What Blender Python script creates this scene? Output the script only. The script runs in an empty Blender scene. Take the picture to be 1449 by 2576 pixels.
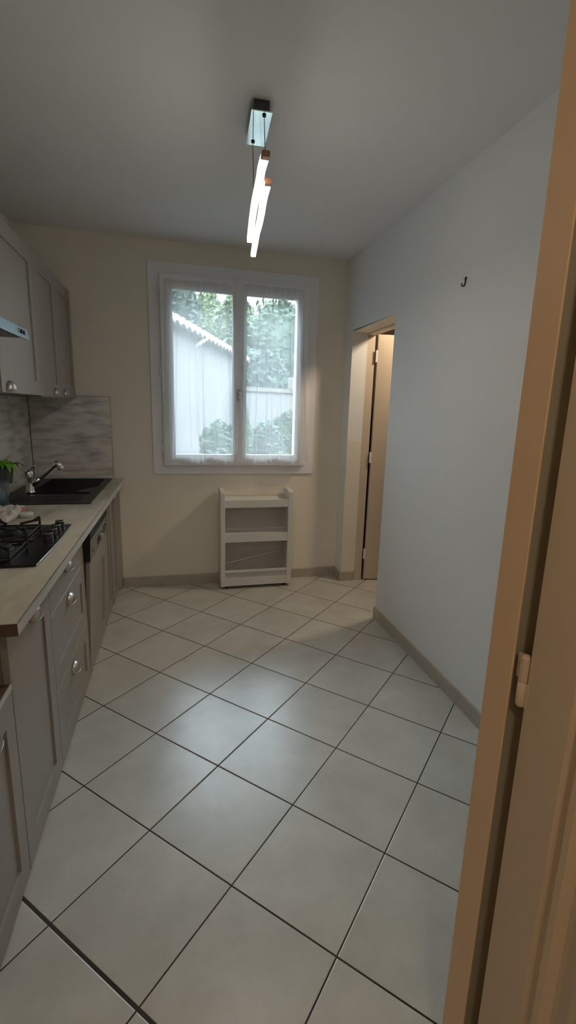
import bpy, bmesh, math, random
from mathutils import Vector, Matrix, noise
random.seed(7)
PI = math.pi
SC = bpy.context.scene
COL = SC.collection

# ------------------------------------------------------------------ materials
MATS = {}
def mat(name, col, rough=.5, metal=0., var=.06, scale=(6, 6, 6), bump=0., bscale=60, spec=.5, emit=None, estr=0., col2=None, detail=4, thr=(.35, .65), coat=0.):
    if name in MATS: return MATS[name]
    m = bpy.data.materials.new(name); m.use_nodes = True
    nt = m.node_tree; N = nt.nodes; L = nt.links
    b = N['Principled BSDF']
    tc = N.new('ShaderNodeTexCoord'); mp = N.new('ShaderNodeMapping'); mp.inputs['Scale'].default_value = scale
    L.new(tc.outputs['Object'], mp.inputs['Vector'])
    nz = N.new('ShaderNodeTexNoise'); nz.inputs['Scale'].default_value = 1; nz.inputs['Detail'].default_value = detail
    L.new(mp.outputs[0], nz.inputs['Vector'])
    rp = N.new('ShaderNodeValToRGB')
    c2 = col2 if col2 else tuple(max(0, c * (1 - var)) for c in col)
    rp.color_ramp.elements[0].position = thr[0]; rp.color_ramp.elements[0].color = (*c2, 1)
    rp.color_ramp.elements[1].position = thr[1]; rp.color_ramp.elements[1].color = (*col, 1)
    L.new(nz.outputs[0], rp.inputs[0]); L.new(rp.outputs[0], b.inputs['Base Color'])
    b.inputs['Roughness'].default_value = rough; b.inputs['Metallic'].default_value = metal
    b.inputs['Specular IOR Level'].default_value = spec
    if coat: b.inputs['Coat Weight'].default_value = coat
    if bump:
        n2 = N.new('ShaderNodeTexNoise'); n2.inputs['Scale'].default_value = bscale; n2.inputs['Detail'].default_value = 3
        L.new(tc.outputs['Object'], n2.inputs['Vector'])
        bp = N.new('ShaderNodeBump'); bp.inputs['Strength'].default_value = bump; bp.inputs['Distance'].default_value = .002
        L.new(n2.outputs[0], bp.inputs['Height']); L.new(bp.outputs[0], b.inputs['Normal'])
    if emit:
        b.inputs['Emission Color'].default_value = (*emit, 1); b.inputs['Emission Strength'].default_value = estr
    MATS[name] = m
    return m

M_wallfar = mat('cream_paint', (.84, .79, .69), .75, var=.03, scale=(1.5,)*3, bump=.12, bscale=45)
M_wallwht = mat('white_paint', (.84, .86, .87), .7, var=.02, scale=(1.5,)*3, bump=.12, bscale=45)
M_ceil = mat('ceiling_paint', (.80, .80, .81), .8, var=.02, scale=(1.5,)*3, bump=.15, bscale=70)
M_skirt = mat('skirting_tile', (.50, .46, .39), .4, var=.12, scale=(9, 9, 9))
M_casing = mat('window_paint', (.88, .88, .92), .45, var=.03)
M_pvc = mat('white_sash', (.88, .88, .90), .4, var=.02)
M_door = mat('door_paint', (.64, .55, .44), .45, var=.04, scale=(3, 3, 3))
M_cab = mat('greige_lacquer', (.335, .302, .265), .42, var=.03, scale=(4, 4, 4), spec=.4)
M_carc = mat('carcass_board', (.22, .20, .175), .6, var=.05)
M_brownside = mat('brown_board', (.20, .085, .05), .55, var=.2, scale=(4, 4, 30))
M_endgrain = mat('worktop_core', (.11, .065, .038), .6, col2=(.06, .034, .02), scale=(14, 30, 14))
M_work = mat('worktop_laminate', (.64, .57, .44), .38, col2=(.36, .33, .27), scale=(10, 2.6, 10), detail=10, thr=(.34, .60))
M_workedge = mat('worktop_edge', (.62, .60, .57), .3, col2=(.50, .49, .47), scale=(5, 3, 30), detail=5)
M_splash = mat('splash_laminate', (.80, .77, .72), .4, col2=(.46, .45, .44), scale=(5, 5, 24), detail=12, thr=(.34, .56))
M_alu = mat('brushed_aluminium', (.62, .62, .62), .35, metal=1, var=.08, scale=(40, 40, 4))
M_nickel = mat('brushed_nickel', (.50, .47, .43), .36, metal=1, var=.12, scale=(60, 8, 60))
M_chrome = mat('polished_chrome', (.78, .80, .82), .08, metal=1, var=.03)
M_mirror = mat('mirror_chrome', (.84, .93, .96), .04, metal=1, var=.02)
M_steel = mat('stainless_steel', (.36, .34, .31), .38, metal=.85, var=.1, scale=(50, 4, 50))
M_hood = mat('hood_metal', (.30, .40, .45), .3, metal=.9, var=.05, scale=(4, 50, 50))
M_hoodunder = mat('hood_filter', (.20, .20, .18), .5, metal=.4, var=.3, scale=(60, 60, 60))
M_black = mat('black_plastic', (.012, .012, .013), .4, var=.3)
M_hob = mat('black_enamel', (.008, .008, .009), .14, var=.3, spec=.5)
M_iron = mat('cast_iron', (.02, .019, .018), .5, var=.3, scale=(60,)*3, bump=.3, bscale=300)
M_knob = mat('knob_plastic', (.035, .035, .037), .35, var=.2)
M_sink = mat('black_granite', (.022, .022, .024), .45, col2=(.010, .010, .011), scale=(400,)*3)
M_trolley = mat('white_plastic', (.76, .74, .71), .4, var=.03)
M_panel = mat('frosted_panel', (.58, .55, .52), .45, var=.04)
M_rubber = mat('black_rubber', (.015, .014, .013), .7, var=.2)
M_copper = mat('copper_cap', (.50, .25, .15), .35, metal=.8, var=.1)
M_cable = mat('dark_cable', (.03, .03, .03), .5, var=.2)
M_pot = mat('grey_pot', (.16, .17, .18), .5, var=.12, scale=(12,)*3)
M_leaf = mat('green_leaf', (.26, .62, .04), .45, col2=(.13, .36, .025), scale=(14,)*3)
M_soil = mat('soil', (.03, .02, .012), .9, var=.4, scale=(60,)*3)
M_cloth = mat('towel_cloth', (.68, .62, .56), .9, col2=(.50, .20, .14), scale=(16, 10, 16), thr=(.45, .50), detail=2, bump=.3, bscale=400)
M_lid = mat('white_lid', (.70, .70, .66), .4, var=.03)
M_sponge = mat('blue_label', (.05, .28, .55), .5, var=.1)
M_canister = mat('pale_green_ceramic', (.32, .42, .28), .4, var=.06)
M_hook = mat('dark_hook', (.06, .045, .03), .45, metal=.6, var=.2)
M_gasket = mat('gasket', (.05, .05, .05), .7, var=.2)
M_dark = mat('next_room_darkness', (.035, .012, .008), .8, var=.2)  # darkness seen past the door leaf, put into the wall colour
M_rend = mat('render_white', (.12, .113, .113), .9, col2=(.105, .10, .10), scale=(1, 1, 1), bump=.4, bscale=30)
M_rooftile = mat('terracotta', (.13, .105, .095), .85, col2=(.085, .07, .06), scale=(2, 2, 2))
M_mortar = mat('eave_mortar', (.30, .29, .29), .9, var=.15, scale=(4,)*3)
M_grass = mat('ground_soil', (.06, .07, .04), .95, col2=(.09, .08, .06), scale=(.6,)*3)
M_bark = mat('bark', (.16, .12, .09), .9, var=.4, scale=(8, 8, 2))
M_fol1 = mat('foliage_dark', (.024, .050, .024), .8, col2=(.010, .026, .014), scale=(.8,)*3)
M_fol2 = mat('foliage_yellow', (.060, .085, .030), .8, col2=(.032, .052, .020), scale=(.8,)*3)
M_fol3 = mat('foliage_blue', (.022, .042, .030), .8, col2=(.011, .024, .018), scale=(.8,)*3)

def simple_nodes(name):
    m = bpy.data.materials.new(name); m.use_nodes = True; nt = m.node_tree; nt.nodes.clear()
    return m, nt, nt.nodes, nt.links

# floor tiles: 36 cm tiles laid on the diagonal
def floor_mat():
    m, nt, N, L = simple_nodes('diagonal_floor_tiles')
    out = N.new('ShaderNodeOutputMaterial'); b = N.new('ShaderNodeBsdfPrincipled'); L.new(b.outputs[0], out.inputs[0])
    tc = N.new('ShaderNodeTexCoord')
    T = .36; a = math.radians(-45.366); o = Vector((.397, 1.941, 0))
    di = Vector((math.cos(a), math.sin(a), 0)); dj = Vector((-math.sin(a), math.cos(a), 0))
    sub = N.new('ShaderNodeVectorMath'); sub.operation = 'SUBTRACT'; sub.inputs[1].default_value = o
    L.new(tc.outputs['Object'], sub.inputs[0])
    def math_(op, x, y=None, z=None):
        n = N.new('ShaderNodeMath'); n.operation = op
        for i, v in enumerate((x, y, z)):
            if v is None: continue
            if isinstance(v, (int, float)): n.inputs[i].default_value = v
            else: L.new(v, n.inputs[i])
        return n.outputs[0]
    def axis(d):
        dt = N.new('ShaderNodeVectorMath'); dt.operation = 'DOT_PRODUCT'; dt.inputs[1].default_value = d / T
        L.new(sub.outputs[0], dt.inputs[0]); v = dt.outputs['Value']
        sh = math_('ADD', v, .5); fr = math_('FRACT', sh); ce = math_('ABSOLUTE', math_('SUBTRACT', fr, .5))
        return v, math_('MULTIPLY', ce, T), math_('FLOOR', v)
    u, du, fu = axis(di); v, dv, fv = axis(dj)
    # the joint three rows towards the door was laid wider
    near = math_('LESS_THAN', math_('ABSOLUTE', math_('ADD', v, 3.)), .3)
    wv = math_('ADD', math_('MULTIPLY', near, .0024), .0026)
    # line i = const runs in j: width test on du, line j = const on dv
    g1 = math_('LESS_THAN', du, .0022); g2 = math_('LESS_THAN', dv, wv)
    g = math_('MAXIMUM', g1, g2)
    comb = N.new('ShaderNodeCombineXYZ'); L.new(fu, comb.inputs[0]); L.new(fv, comb.inputs[1])
    wn = N.new('ShaderNodeTexWhiteNoise'); wn.noise_dimensions = '3D'; L.new(comb.outputs[0], wn.inputs['Vector'])
    # mottling, shifted per tile
    vs = N.new('ShaderNodeVectorMath'); vs.operation = 'SCALE'; L.new(wn.outputs['Color'], vs.inputs[0]); vs.inputs['Scale'].default_value = 7
    ad = N.new('ShaderNodeVectorMath'); ad.operation = 'ADD'; L.new(vs.outputs[0], ad.inputs[0]); L.new(tc.outputs['Object'], ad.inputs[1])
    n1 = N.new('ShaderNodeTexNoise'); n1.inputs['Scale'].default_value = 4.5; n1.inputs['Detail'].default_value = 8; n1.inputs['Roughness'].default_value = .62
    L.new(ad.outputs[0], n1.inputs['Vector'])
    rp = N.new('ShaderNodeValToRGB'); e = rp.color_ramp.elements
    e[0].position = .3; e[0].color = (.485, .475, .43, 1); e[1].position = .68; e[1].color = (.61, .605, .56, 1)
    L.new(n1.outputs[0], rp.inputs[0])
    n3 = N.new('ShaderNodeTexNoise'); n3.inputs['Scale'].default_value = 160; n3.inputs['Detail'].default_value = 2
    L.new(tc.outputs['Object'], n3.inputs['Vector'])
    sp = N.new('ShaderNodeMapRange'); L.new(n3.outputs[0], sp.inputs[0]); sp.inputs[1].default_value = .3; sp.inputs[2].default_value = .42; sp.inputs[3].default_value = .93; sp.inputs[4].default_value = 1
    tv = N.new('ShaderNodeMapRange'); L.new(wn.outputs['Value'], tv.inputs[0]); tv.inputs[3].default_value = .95; tv.inputs[4].default_value = 1.03
    k = math_('MULTIPLY', sp.outputs[0], tv.outputs[0])
    sc = N.new('ShaderNodeVectorMath'); sc.operation = 'SCALE'; L.new(rp.outputs[0], sc.inputs[0]); L.new(k, sc.inputs['Scale'])
    gn = N.new('ShaderNodeTexNoise'); gn.inputs['Scale'].default_value = 2.2; L.new(tc.outputs['Object'], gn.inputs['Vector'])
    gr = N.new('ShaderNodeValToRGB'); gr.color_ramp.elements[0].position = .4; gr.color_ramp.elements[0].color = (.028, .017, .013, 1)
    gr.color_ramp.elements[1].position = .68; gr.color_ramp.elements[1].color = (.075, .045, .028, 1); L.new(gn.outputs[0], gr.inputs[0])
    mx = N.new('ShaderNodeMix'); mx.data_type = 'RGBA'; L.new(g, mx.inputs[0]); L.new(sc.outputs[0], mx.inputs[6]); L.new(gr.outputs[0], mx.inputs[7])
    L.new(mx.outputs[2], b.inputs['Base Color'])
    rr = math_('ADD', math_('MULTIPLY', g, .5), .30); L.new(rr, b.inputs['Roughness'])
    # tile arris: height falls into the joint
    hu = N.new('ShaderNodeMapRange'); L.new(math_('MINIMUM', du, math_('SUBTRACT', dv, math_('MULTIPLY', near, .0024))), hu.inputs[0]); hu.inputs[1].default_value = .0018; hu.inputs[2].default_value = .0045
    hh = math_('ADD', hu.outputs[0], math_('MULTIPLY', n1.outputs[0], .12))
    bp = N.new('ShaderNodeBump'); bp.inputs['Strength'].default_value = .6; bp.inputs['Distance'].default_value = .0015; L.new(hh, bp.inputs['Height'])
    L.new(bp.outputs[0], b.inputs['Normal'])
    return m
M_floor = floor_mat()

def glass_mat():
    m, nt, N, L = simple_nodes('window_glass')
    out = N.new('ShaderNodeOutputMaterial'); t = N.new('ShaderNodeBsdfTransparent'); g = N.new('ShaderNodeBsdfGlossy'); g.inputs['Roughness'].default_value = .02
    t.inputs[0].default_value = (.95, .985, .98, 1)
    fr = N.new('ShaderNodeFresnel'); fr.inputs[0].default_value = 1.45; mx = N.new('ShaderNodeMixShader')
    L.new(fr.outputs[0], mx.inputs[0]); L.new(t.outputs[0], mx.inputs[1]); L.new(g.outputs[0], mx.inputs[2]); L.new(mx.outputs[0], out.inputs[0])
    return m
M_glass = glass_mat()

def clear_mat():
    m, nt, N, L = simple_nodes('clear_plastic')
    out = N.new('ShaderNodeOutputMaterial'); t = N.new('ShaderNodeBsdfTransparent'); g = N.new('ShaderNodeBsdfGlossy'); g.inputs['Roughness'].default_value = .1
    t.inputs[0].default_value = (.90, .95, .96, 1); d = N.new('ShaderNodeBsdfDiffuse'); d.inputs[0].default_value = (.45, .52, .54, 1)
    fr = N.new('ShaderNodeLayerWeight'); fr.inputs[0].default_value = .35; mx = N.new('ShaderNodeMixShader'); m2 = N.new('ShaderNodeMixShader'); m2.inputs[0].default_value = .22
    L.new(t.outputs[0], m2.inputs[1]); L.new(d.outputs[0], m2.inputs[2])
    L.new(fr.outputs['Fresnel'], mx.inputs[0]); L.new(m2.outputs[0], mx.inputs[1]); L.new(g.outputs[0], mx.inputs[2]); L.new(mx.outputs[0], out.inputs[0])
    return m
M_clear = clear_mat()

def curtain_mat():
    m, nt, N, L = simple_nodes('sheer_voile')
    out = N.new('ShaderNodeOutputMaterial')
    t = N.new('ShaderNodeBsdfTransparent'); t.inputs[0].default_value = (1, 1, 1, 1)
    tr = N.new('ShaderNodeBsdfTranslucent'); tr.inputs[0].default_value = (.93, .96, .98, 1)
    d = N.new('ShaderNodeBsdfDiffuse'); d.inputs[0].default_value = (.84, .84, .87, 1)
    a = N.new('ShaderNodeMixShader'); a.inputs[0].default_value = .22; L.new(tr.outputs[0], a.inputs[1]); L.new(d.outputs[0], a.inputs[2])
    # weave: the cloth gets denser seen edge-on along a fold
    lw = N.new('ShaderNodeLayerWeight'); lw.inputs[0].default_value = .35
    tc = N.new('ShaderNodeTexCoord'); mp = N.new('ShaderNodeMapping'); mp.inputs['Scale'].default_value = (60, 60, 60); L.new(tc.outputs['Object'], mp.inputs[0])
    nz = N.new('ShaderNodeTexNoise'); nz.inputs['Scale'].default_value = 1; L.new(mp.outputs[0], nz.inputs['Vector'])
    mr = N.new('ShaderNodeMapRange'); L.new(lw.outputs['Facing'], mr.inputs[0]); mr.inputs[3].default_value = .36; mr.inputs[4].default_value = .90
    m2 = N.new('ShaderNodeMath'); m2.operation = 'MULTIPLY_ADD'; L.new(nz.outputs[0], m2.inputs[0]); m2.inputs[1].default_value = .03; L.new(mr.outputs[0], m2.inputs[2])
    mx = N.new('ShaderNodeMixShader'); L.new(m2.outputs[0], mx.inputs[0]); L.new(t.outputs[0], mx.inputs[1]); L.new(a.outputs[0], mx.inputs[2]); L.new(mx.outputs[0], out.inputs[0])
    return m
M_voile = curtain_mat()

def tube_mat():
    m, nt, N, L = simple_nodes('lit_led_diffuser')
    out = N.new('ShaderNodeOutputMaterial'); e = N.new('ShaderNodeEmission'); e.inputs[0].default_value = (1, .94, .86, 1); e.inputs[1].default_value = 31.0
    L.new(e.outputs[0], out.inputs[0]); return m
M_tube = tube_mat()
def upglow_mat():
    m, nt, N, L = simple_nodes('housing_fill_glow')
    out = N.new('ShaderNodeOutputMaterial'); e = N.new('ShaderNodeEmission'); e.inputs[0].default_value = (1, .94, .84, 1); e.inputs[1].default_value = 1.2  # weak glow added to the housing to fill the ceiling above the bars
    L.new(e.outputs[0], out.inputs[0]); return m
M_upglow = upglow_mat()
def lamp_mat():
    m, nt, N, L = simple_nodes('lit_glass_shade')
    out = N.new('ShaderNodeOutputMaterial'); e = N.new('ShaderNodeEmission'); e.inputs[0].default_value = (1, .78, .54, 1); e.inputs[1].default_value = 9
    L.new(e.outputs[0], out.inputs[0]); return m, e
M_bulb, BULB = lamp_mat()
M_bulb2, BULB2 = lamp_mat()

# ------------------------------------------------------------------ object helpers
def T(o, label=None, cat=None, group=None, kind=None):
    if label: o['label'] = label
    if cat: o['category'] = cat
    if group: o['group'] = group
    if kind: o['kind'] = kind
    return o
ROOT = {}
def thing(name, loc, label, cat, group=None, kind=None):
    o = bpy.data.objects.new(name, None); COL.objects.link(o); o.location = loc; o.empty_display_size = .1
    ROOT[o] = Vector(loc)
    return T(o, label, cat, group, kind)
def obj(name, bm, m, parent=None, smooth=False, bevel=0., solid=0., label=None, keep=False):
    bmesh.ops.recalc_face_normals(bm, faces=bm.faces[:]) if not keep else None
    me = bpy.data.meshes.new(name)
    if parent is not None:
        off = ROOT[parent]
    else:
        xs = [v.co for v in bm.verts]
        off = Vector(((min(v.x for v in xs) + max(v.x for v in xs)) / 2, (min(v.y for v in xs) + max(v.y for v in xs)) / 2, min(v.z for v in xs)))
        if name in ('floor', 'ground'): off = Vector((0, 0, 0))
    bmesh.ops.translate(bm, verts=bm.verts[:], vec=-off)
    bm.to_mesh(me); bm.free()
    if smooth:
        for p in me.polygons: p.use_smooth = True
    ms = m if isinstance(m, (list, tuple)) else [m]
    for x in ms: me.materials.append(x)
    o = bpy.data.objects.new(name, me); COL.objects.link(o)
    ROOT[o] = off
    if parent is not None: o.parent = parent
    else: o.location = off
    if bevel:
        md = o.modifiers.new('bevel', 'BEVEL'); md.width = bevel; md.segments = 2; md.limit_method = 'ANGLE'
    if solid:
        md = o.modifiers.new('solid', 'SOLIDIFY'); md.thickness = solid
    if label: o['label'] = label
    return o
def B(): return bmesh.new()
def box(bm, x0, x1, y0, y1, z0, z1, mi=0):
    v = [bm.verts.new((x, y, z)) for z in (z0, z1) for y in (y0, y1) for x in (x0, x1)]
    fs = [bm.faces.new([v[i] for i in q]) for q in ((0, 2, 3, 1), (4, 5, 7, 6), (0, 1, 5, 4), (2, 6, 7, 3), (0, 4, 6, 2), (1, 3, 7, 5))]
    for f in fs: f.material_index = mi
    return v, fs
def bx(*a): bm = B(); box(bm, *a); return bm
def prism(bm, pts, z0, z1, ax='z'):
    def P(p, h):
        if ax == 'z': return (p[0], p[1], h)
        if ax == 'y': return (p[0], h, p[1])
        return (h, p[0], p[1])
    a = [bm.verts.new(P(p, z0)) for p in pts]; b = [bm.verts.new(P(p, z1)) for p in pts]; n = len(pts)
    bm.faces.new(a); bm.faces.new(b[::-1])
    for i in range(n): bm.faces.new((a[i], b[i], b[(i + 1) % n], a[(i + 1) % n]))
def holed(bm, outer, holes, z0, z1, ax='z', walls=True):
    """plate with holes, extruded"""
    def P(p, h):
        if ax == 'z': return (p[0], p[1], h)
        if ax == 'y': return (p[0], h, p[1])
        return (h, p[0], p[1])
    rings = []
    for h in (z0, z1):
        es = []; rg = []
        for pts in [outer] + holes:
            vs = [bm.verts.new(P(p, h)) for p in pts]; rg.append(vs)
            es += [bm.edges.new((vs[i], vs[(i + 1) % len(vs)])) for i in range(len(vs))]
        bmesh.ops.triangle_fill(bm, use_beauty=True, edges=es)
        rings.append(rg)
    if walls:
        for a, b in zip(*rings):
            n = len(a)
            for i in range(n): bm.faces.new((a[i], a[(i + 1) % n], b[(i + 1) % n], b[i]))
    return rings
def rect(a, b, c, d): return [(a, c), (b, c), (b, d), (a, d)]
def rrect(x0, x1, y0, y1, r, n=5):
    out = []
    for cx, cy, a0 in ((x1 - r, y1 - r, 0), (x0 + r, y1 - r, 90), (x0 + r, y0 + r, 180), (x1 - r, y0 + r, 270)):
        for i in range(n + 1):
            a = math.radians(a0 + 90 * i / n); out.append((cx + r * math.cos(a), cy + r * math.sin(a)))
    return out
def lathe(bm, prof, c, axis='z', n=32, cap=True):
    rings = []
    for r, h in prof:
        ring = []
        for i in range(n):
            a = 2 * PI * i / n; x, y = r * math.cos(a), r * math.sin(a)
            p = (x, y, h) if axis == 'z' else ((x, h, y) if axis == 'y' else (h, x, y))
            ring.append(bm.verts.new(Vector(c) + Vector(p)))
        rings.append(ring)
    for a, b in zip(rings, rings[1:]):
        for i in range(n): bm.faces.new((a[i], a[(i + 1) % n], b[(i + 1) % n], b[i]))
    if cap:
        bm.faces.new(rings[0]); bm.faces.new(rings[-1])
def tube(bm, pts, r, n=12, cap=True):
    pts = [Vector(p) for p in pts]; rs = r if isinstance(r, (list, tuple)) else [r] * len(pts)
    rings = []; up = None
    for i, p in enumerate(pts):
        d = (pts[min(i + 1, len(pts) - 1)] - pts[max(i - 1, 0)]).normalized()
        if up is None: up = Vector((0, 0, 1)) if abs(d.z) < .9 else Vector((1, 0, 0))
        s = d.cross(up).normalized(); up = s.cross(d).normalized()
        rings.append([bm.verts.new(p + (s * math.cos(2 * PI * k / n) + up * math.sin(2 * PI * k / n)) * rs[i]) for k in range(n)])
    for a, b in zip(rings, rings[1:]):
        for k in range(n): bm.faces.new((a[k], a[(k + 1) % n], b[(k + 1) % n], b[k]))
    if cap: bm.faces.new(rings[0]); bm.faces.new(rings[-1])
def beam(bm, p0, p1, w, h):
    """square bar between two points"""
    p0, p1 = Vector(p0), Vector(p1); d = (p1 - p0).normalized()
    up = Vector((0, 0, 1)) if abs(d.z) < .9 else Vector((0, 1, 0))
    s = d.cross(up).normalized() * w / 2; u = s.cross(d).normalized() * h / 2
    a = [bm.verts.new(p0 + q) for q in (s + u, -s + u, -s - u, s - u)]; b = [bm.verts.new(p1 + q) for q in (s + u, -s + u, -s - u, s - u)]
    bm.faces.new(a); bm.faces.new(b[::-1])
    for i in range(4): bm.faces.new((a[i], b[i], b[(i + 1) % 4], a[(i + 1) % 4]))
def catmull(pts, k=6):
    pts = [Vector(p) for p in pts]; P = [pts[0] * 2 - pts[1]] + pts + [pts[-1] * 2 - pts[-2]]; out = []
    for i in range(1, len(P) - 2):
        for j in range(k):
            t = j / k; a, b, c, d = P[i - 1:i + 3]
            out.append(.5 * ((2 * b) + (c - a) * t + (2 * a - 5 * b + 4 * c - d) * t * t + (3 * b - a - 3 * c + d) * t ** 3))
    out.append(pts[-1]); return out

# ------------------------------------------------------------------ dimensions (metres, camera above the origin)
CH = 1.4364
FY = 3.797; RX = 1.355; LX = -1.015; CZ = 2.585
NY = .642                        # kitchen face of the near wall
CF = -.463                       # front plane of the base cabinet doors
D0, D1, DZ = 2.893, 3.645, 2.055 # doorway in the right wall
WX0, WX1, WZ0, WZ1 = -.085, 1.035, .985, 2.36

def struct(name, bm, m, label, cat, **k):
    return T(obj(name, bm, m, **k), label, cat, kind='structure')

# floor
bm = B(); v = [bm.verts.new(p) for p in ((-1.3, -2.2, 0), (3.2, -2.2, 0), (3.2, 4.6, 0), (-1.3, 4.6, 0))]; bm.faces.new(v)
r_ = bmesh.ops.extrude_face_region(bm, geom=bm.faces[:]); bmesh.ops.translate(bm, verts=[e for e in r_['geom'] if isinstance(e, bmesh.types.BMVert)], vec=(0, 0, -.08))
struct('floor', bm, M_floor, 'light stone-look floor tiles laid diagonally with dark brown joints', 'floor')
# kitchen ceiling
struct('ceiling', bx(LX - .15, RX + .12, NY - .07, FY + .2, CZ, CZ + .12), M_ceil, 'plain grey-white painted kitchen ceiling', 'ceiling')
# walls
bm = B(); holed(bm, rect(LX - .15, RX, -.08, CZ), [rect(-.035, .985, 1.035, 2.31)], FY, FY + .22, 'y')
struct('wall_far', bm, M_wallfar, 'cream painted far wall with the curtained window in it', 'wall')
struct('wall_left', bx(LX - .15, LX, NY - .07, FY, -.08, CZ), M_wallfar, 'left wall behind the sink, hob and hanging cabinets', 'wall')
bm = B(); holed(bm, [(NY - .07, 0), (D0, 0), (D0, DZ - .012), (D1 - .012, DZ), (D1 + .006, 0), (FY + .2, 0), (FY + .2, CZ), (NY - .07, CZ)], [], RX, RX + .125, 'x')
struct('wall_right', bm, M_wallwht, 'smooth pale grey right wall with a doorway at its far end', 'wall')
bm = B(); box(bm, .6055, RX + .1, NY - .067, NY - .0, 0, CZ); box(bm, LX - .15, -.44, NY - .067, NY, 0, CZ); box(bm, -.44, .6055, NY - .067, NY, 2.081, CZ)
struct('wall_near', bm, M_wallwht, 'partition wall holding the near doorway frame', 'wall')
# hallway around the camera
bm = B(); box(bm, .95, 1.05, -2.1, NY - .07, 0, 2.5); box(bm, -1.1, -1.0, -2.1, NY - .07, 0, 2.5); box(bm, -1.1, 1.05, -2.2, -2.1, 0, 2.5)
struct('wall_hall', bm, mat('hall_paint', (.62, .50, .36), .8, var=.04, scale=(2,)*3), 'hallway walls on the near side of the doorway', 'wall')
struct('ceiling_hall', bx(-1.1, 1.05, -2.2, NY - .07, 2.5, 2.6), M_ceil, 'hallway ceiling above the open door', 'ceiling')
# next room through the right doorway
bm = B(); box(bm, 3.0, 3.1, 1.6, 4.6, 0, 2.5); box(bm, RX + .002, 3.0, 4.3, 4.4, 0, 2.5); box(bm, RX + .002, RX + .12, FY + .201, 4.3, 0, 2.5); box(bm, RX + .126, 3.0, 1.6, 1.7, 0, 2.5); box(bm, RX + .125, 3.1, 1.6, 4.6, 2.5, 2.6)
struct('wall_next_room', bm, M_dark, 'walls of the room beyond the right doorway, darkness put into their colour', 'wall')

# skirting tiles: one run per wall, a joint every 36 cm
def skirt(name, runs, label):
    bm = B()
    for (p0, p1, n, joints) in runs:   # p0,p1 floor points, n outward, joints at distances
        p0, p1, n = Vector(p0), Vector(p1), Vector(n); L = (p1 - p0).length; d = (p1 - p0) / L
        cuts = [0] + [j for j in joints if 0 < j < L] + [L]
        for a, b in zip(cuts, cuts[1:]):
            a2 = a + (.001 if a > 0 else 0); b2 = b - (.001 if b < L else 0)
            A, Bq = p0 + d * a2, p0 + d * b2; t = .010
            lo = [A, Bq, Bq + n * t, A + n * t]
            hi = [A, Bq, Bq + n * (t - .003), A + n * (t - .003)]
            va = [bm.verts.new((q.x, q.y, 0)) for q in lo]; vb = [bm.verts.new((q.x, q.y, .078)) for q in lo]; vc = [bm.verts.new((q.x, q.y, .082)) for q in hi]
            for r0, r1 in ((va, vb), (vb, vc)):
                for i in range(4): bm.faces.new((r0[i], r0[(i + 1) % 4], r1[(i + 1) % 4], r1[i]))
            bm.faces.new(va[::-1]); bm.faces.new(vc)
    return struct(name, bm, M_skirt, label, 'skirting')
skirt('baseboard_right', [((RX, D0 + .004, 0), (RX, NY, 0), (-1, 0, 0), [.33, .69, 1.05, 1.41, 1.77, 2.13]), ((RX + .12, D0, 0), (RX - .01, D0, 0), (0, 1, 0), [])], 'beige tile skirting along the pale grey right wall')
skirt('baseboard_far', [((-.42, FY, 0), (RX, FY, 0), (0, -1, 0), [.335, .65, .69 + .31, 1.36, 1.72]), ], 'beige tile skirting along the cream far wall')
skirt('baseboard_corner', [((RX, FY, 0), (RX, D1 - .006, 0), (-1, 0, 0), []), ((RX - .01, D1, 0), (RX + .115, D1, 0), (0, -1, 0), [])], 'short beige tile skirting turning into the right doorway')

# ------------------------------------------------------------------ window
win = thing('window_1', (.47, FY, .915), 'grey-white two-leaf casement window with wide flat surround', 'window', kind='structure')
Y0 = FY - .012
bm = B(); holed(bm, rect(-.166, 1.112, .915, 2.443), [rect(WX0 + .01, WX1 - .01, .995, WX1 and 2.35)], Y0, FY + .002, 'y'); obj('surround', bm, M_casing, win, bevel=.003)
bm = B(); holed(bm, rect(-.075, 1.025, .995, 2.35), [rect(-.035, .985, 1.035, 2.31)], FY - .002, FY + .10, 'y'); obj('outer_frame', bm, M_pvc, win)
def sash(x0, x1, gx0, gx1):
    bm = B(); holed(bm, rect(x0, x1, WZ0, WZ1), [rect(gx0, gx1, 1.058, 2.277)], FY - .040, FY + .028, 'y')
    s = obj('sash', bm, M_pvc, win, bevel=.004)
    bm = B(); holed(bm, rect(gx0 - .001, gx1 + .001, 1.057, 2.278), [rect(gx0 + .012, gx1 - .012, 1.070, 2.265)], FY - .030, FY + .02, 'y'); obj('glazing_bead', bm, M_pvc, s, bevel=.003)
    obj('pane', bx(gx0 + .005, gx1 - .005, FY - .006, FY + .004, 1.063, 2.272), M_glass, s)
sash(WX0, .482, -.010, .452); sash(.486, WX1, .535, .962)
bm = B(); box(bm, .452 + .01, .505, FY - .052, FY - .038, WZ0, WZ1); obj('meeting_stile', bm, M_pvc, win, bevel=.003)
for hz in (1.13, 1.70, 2.255):
    for sx in (-1, 1):
        x = WX0 - .008 if sx < 0 else WX1 + .000
        z = hz - .01 if sx < 0 else hz
        bm = B(); lathe(bm, [(.0055, -.028), (.0055, -.001)], (x, FY - .036, z), n=12); lathe(bm, [(.0055, .001), (.0055, .028)], (x, FY - .036, z), n=12)
        box(bm, x - .002, x + .002, FY - .036, FY - .010, z - .028, z + .028)
        obj('hinge', bm, M_pvc, win, smooth=False)
bm = B(); prism(bm, rrect(.470, .498, 1.49, 1.578, .0135), FY - .062, FY - .052, 'y'); h = obj('handle', bm, M_nickel, win, bevel=.002)
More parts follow.
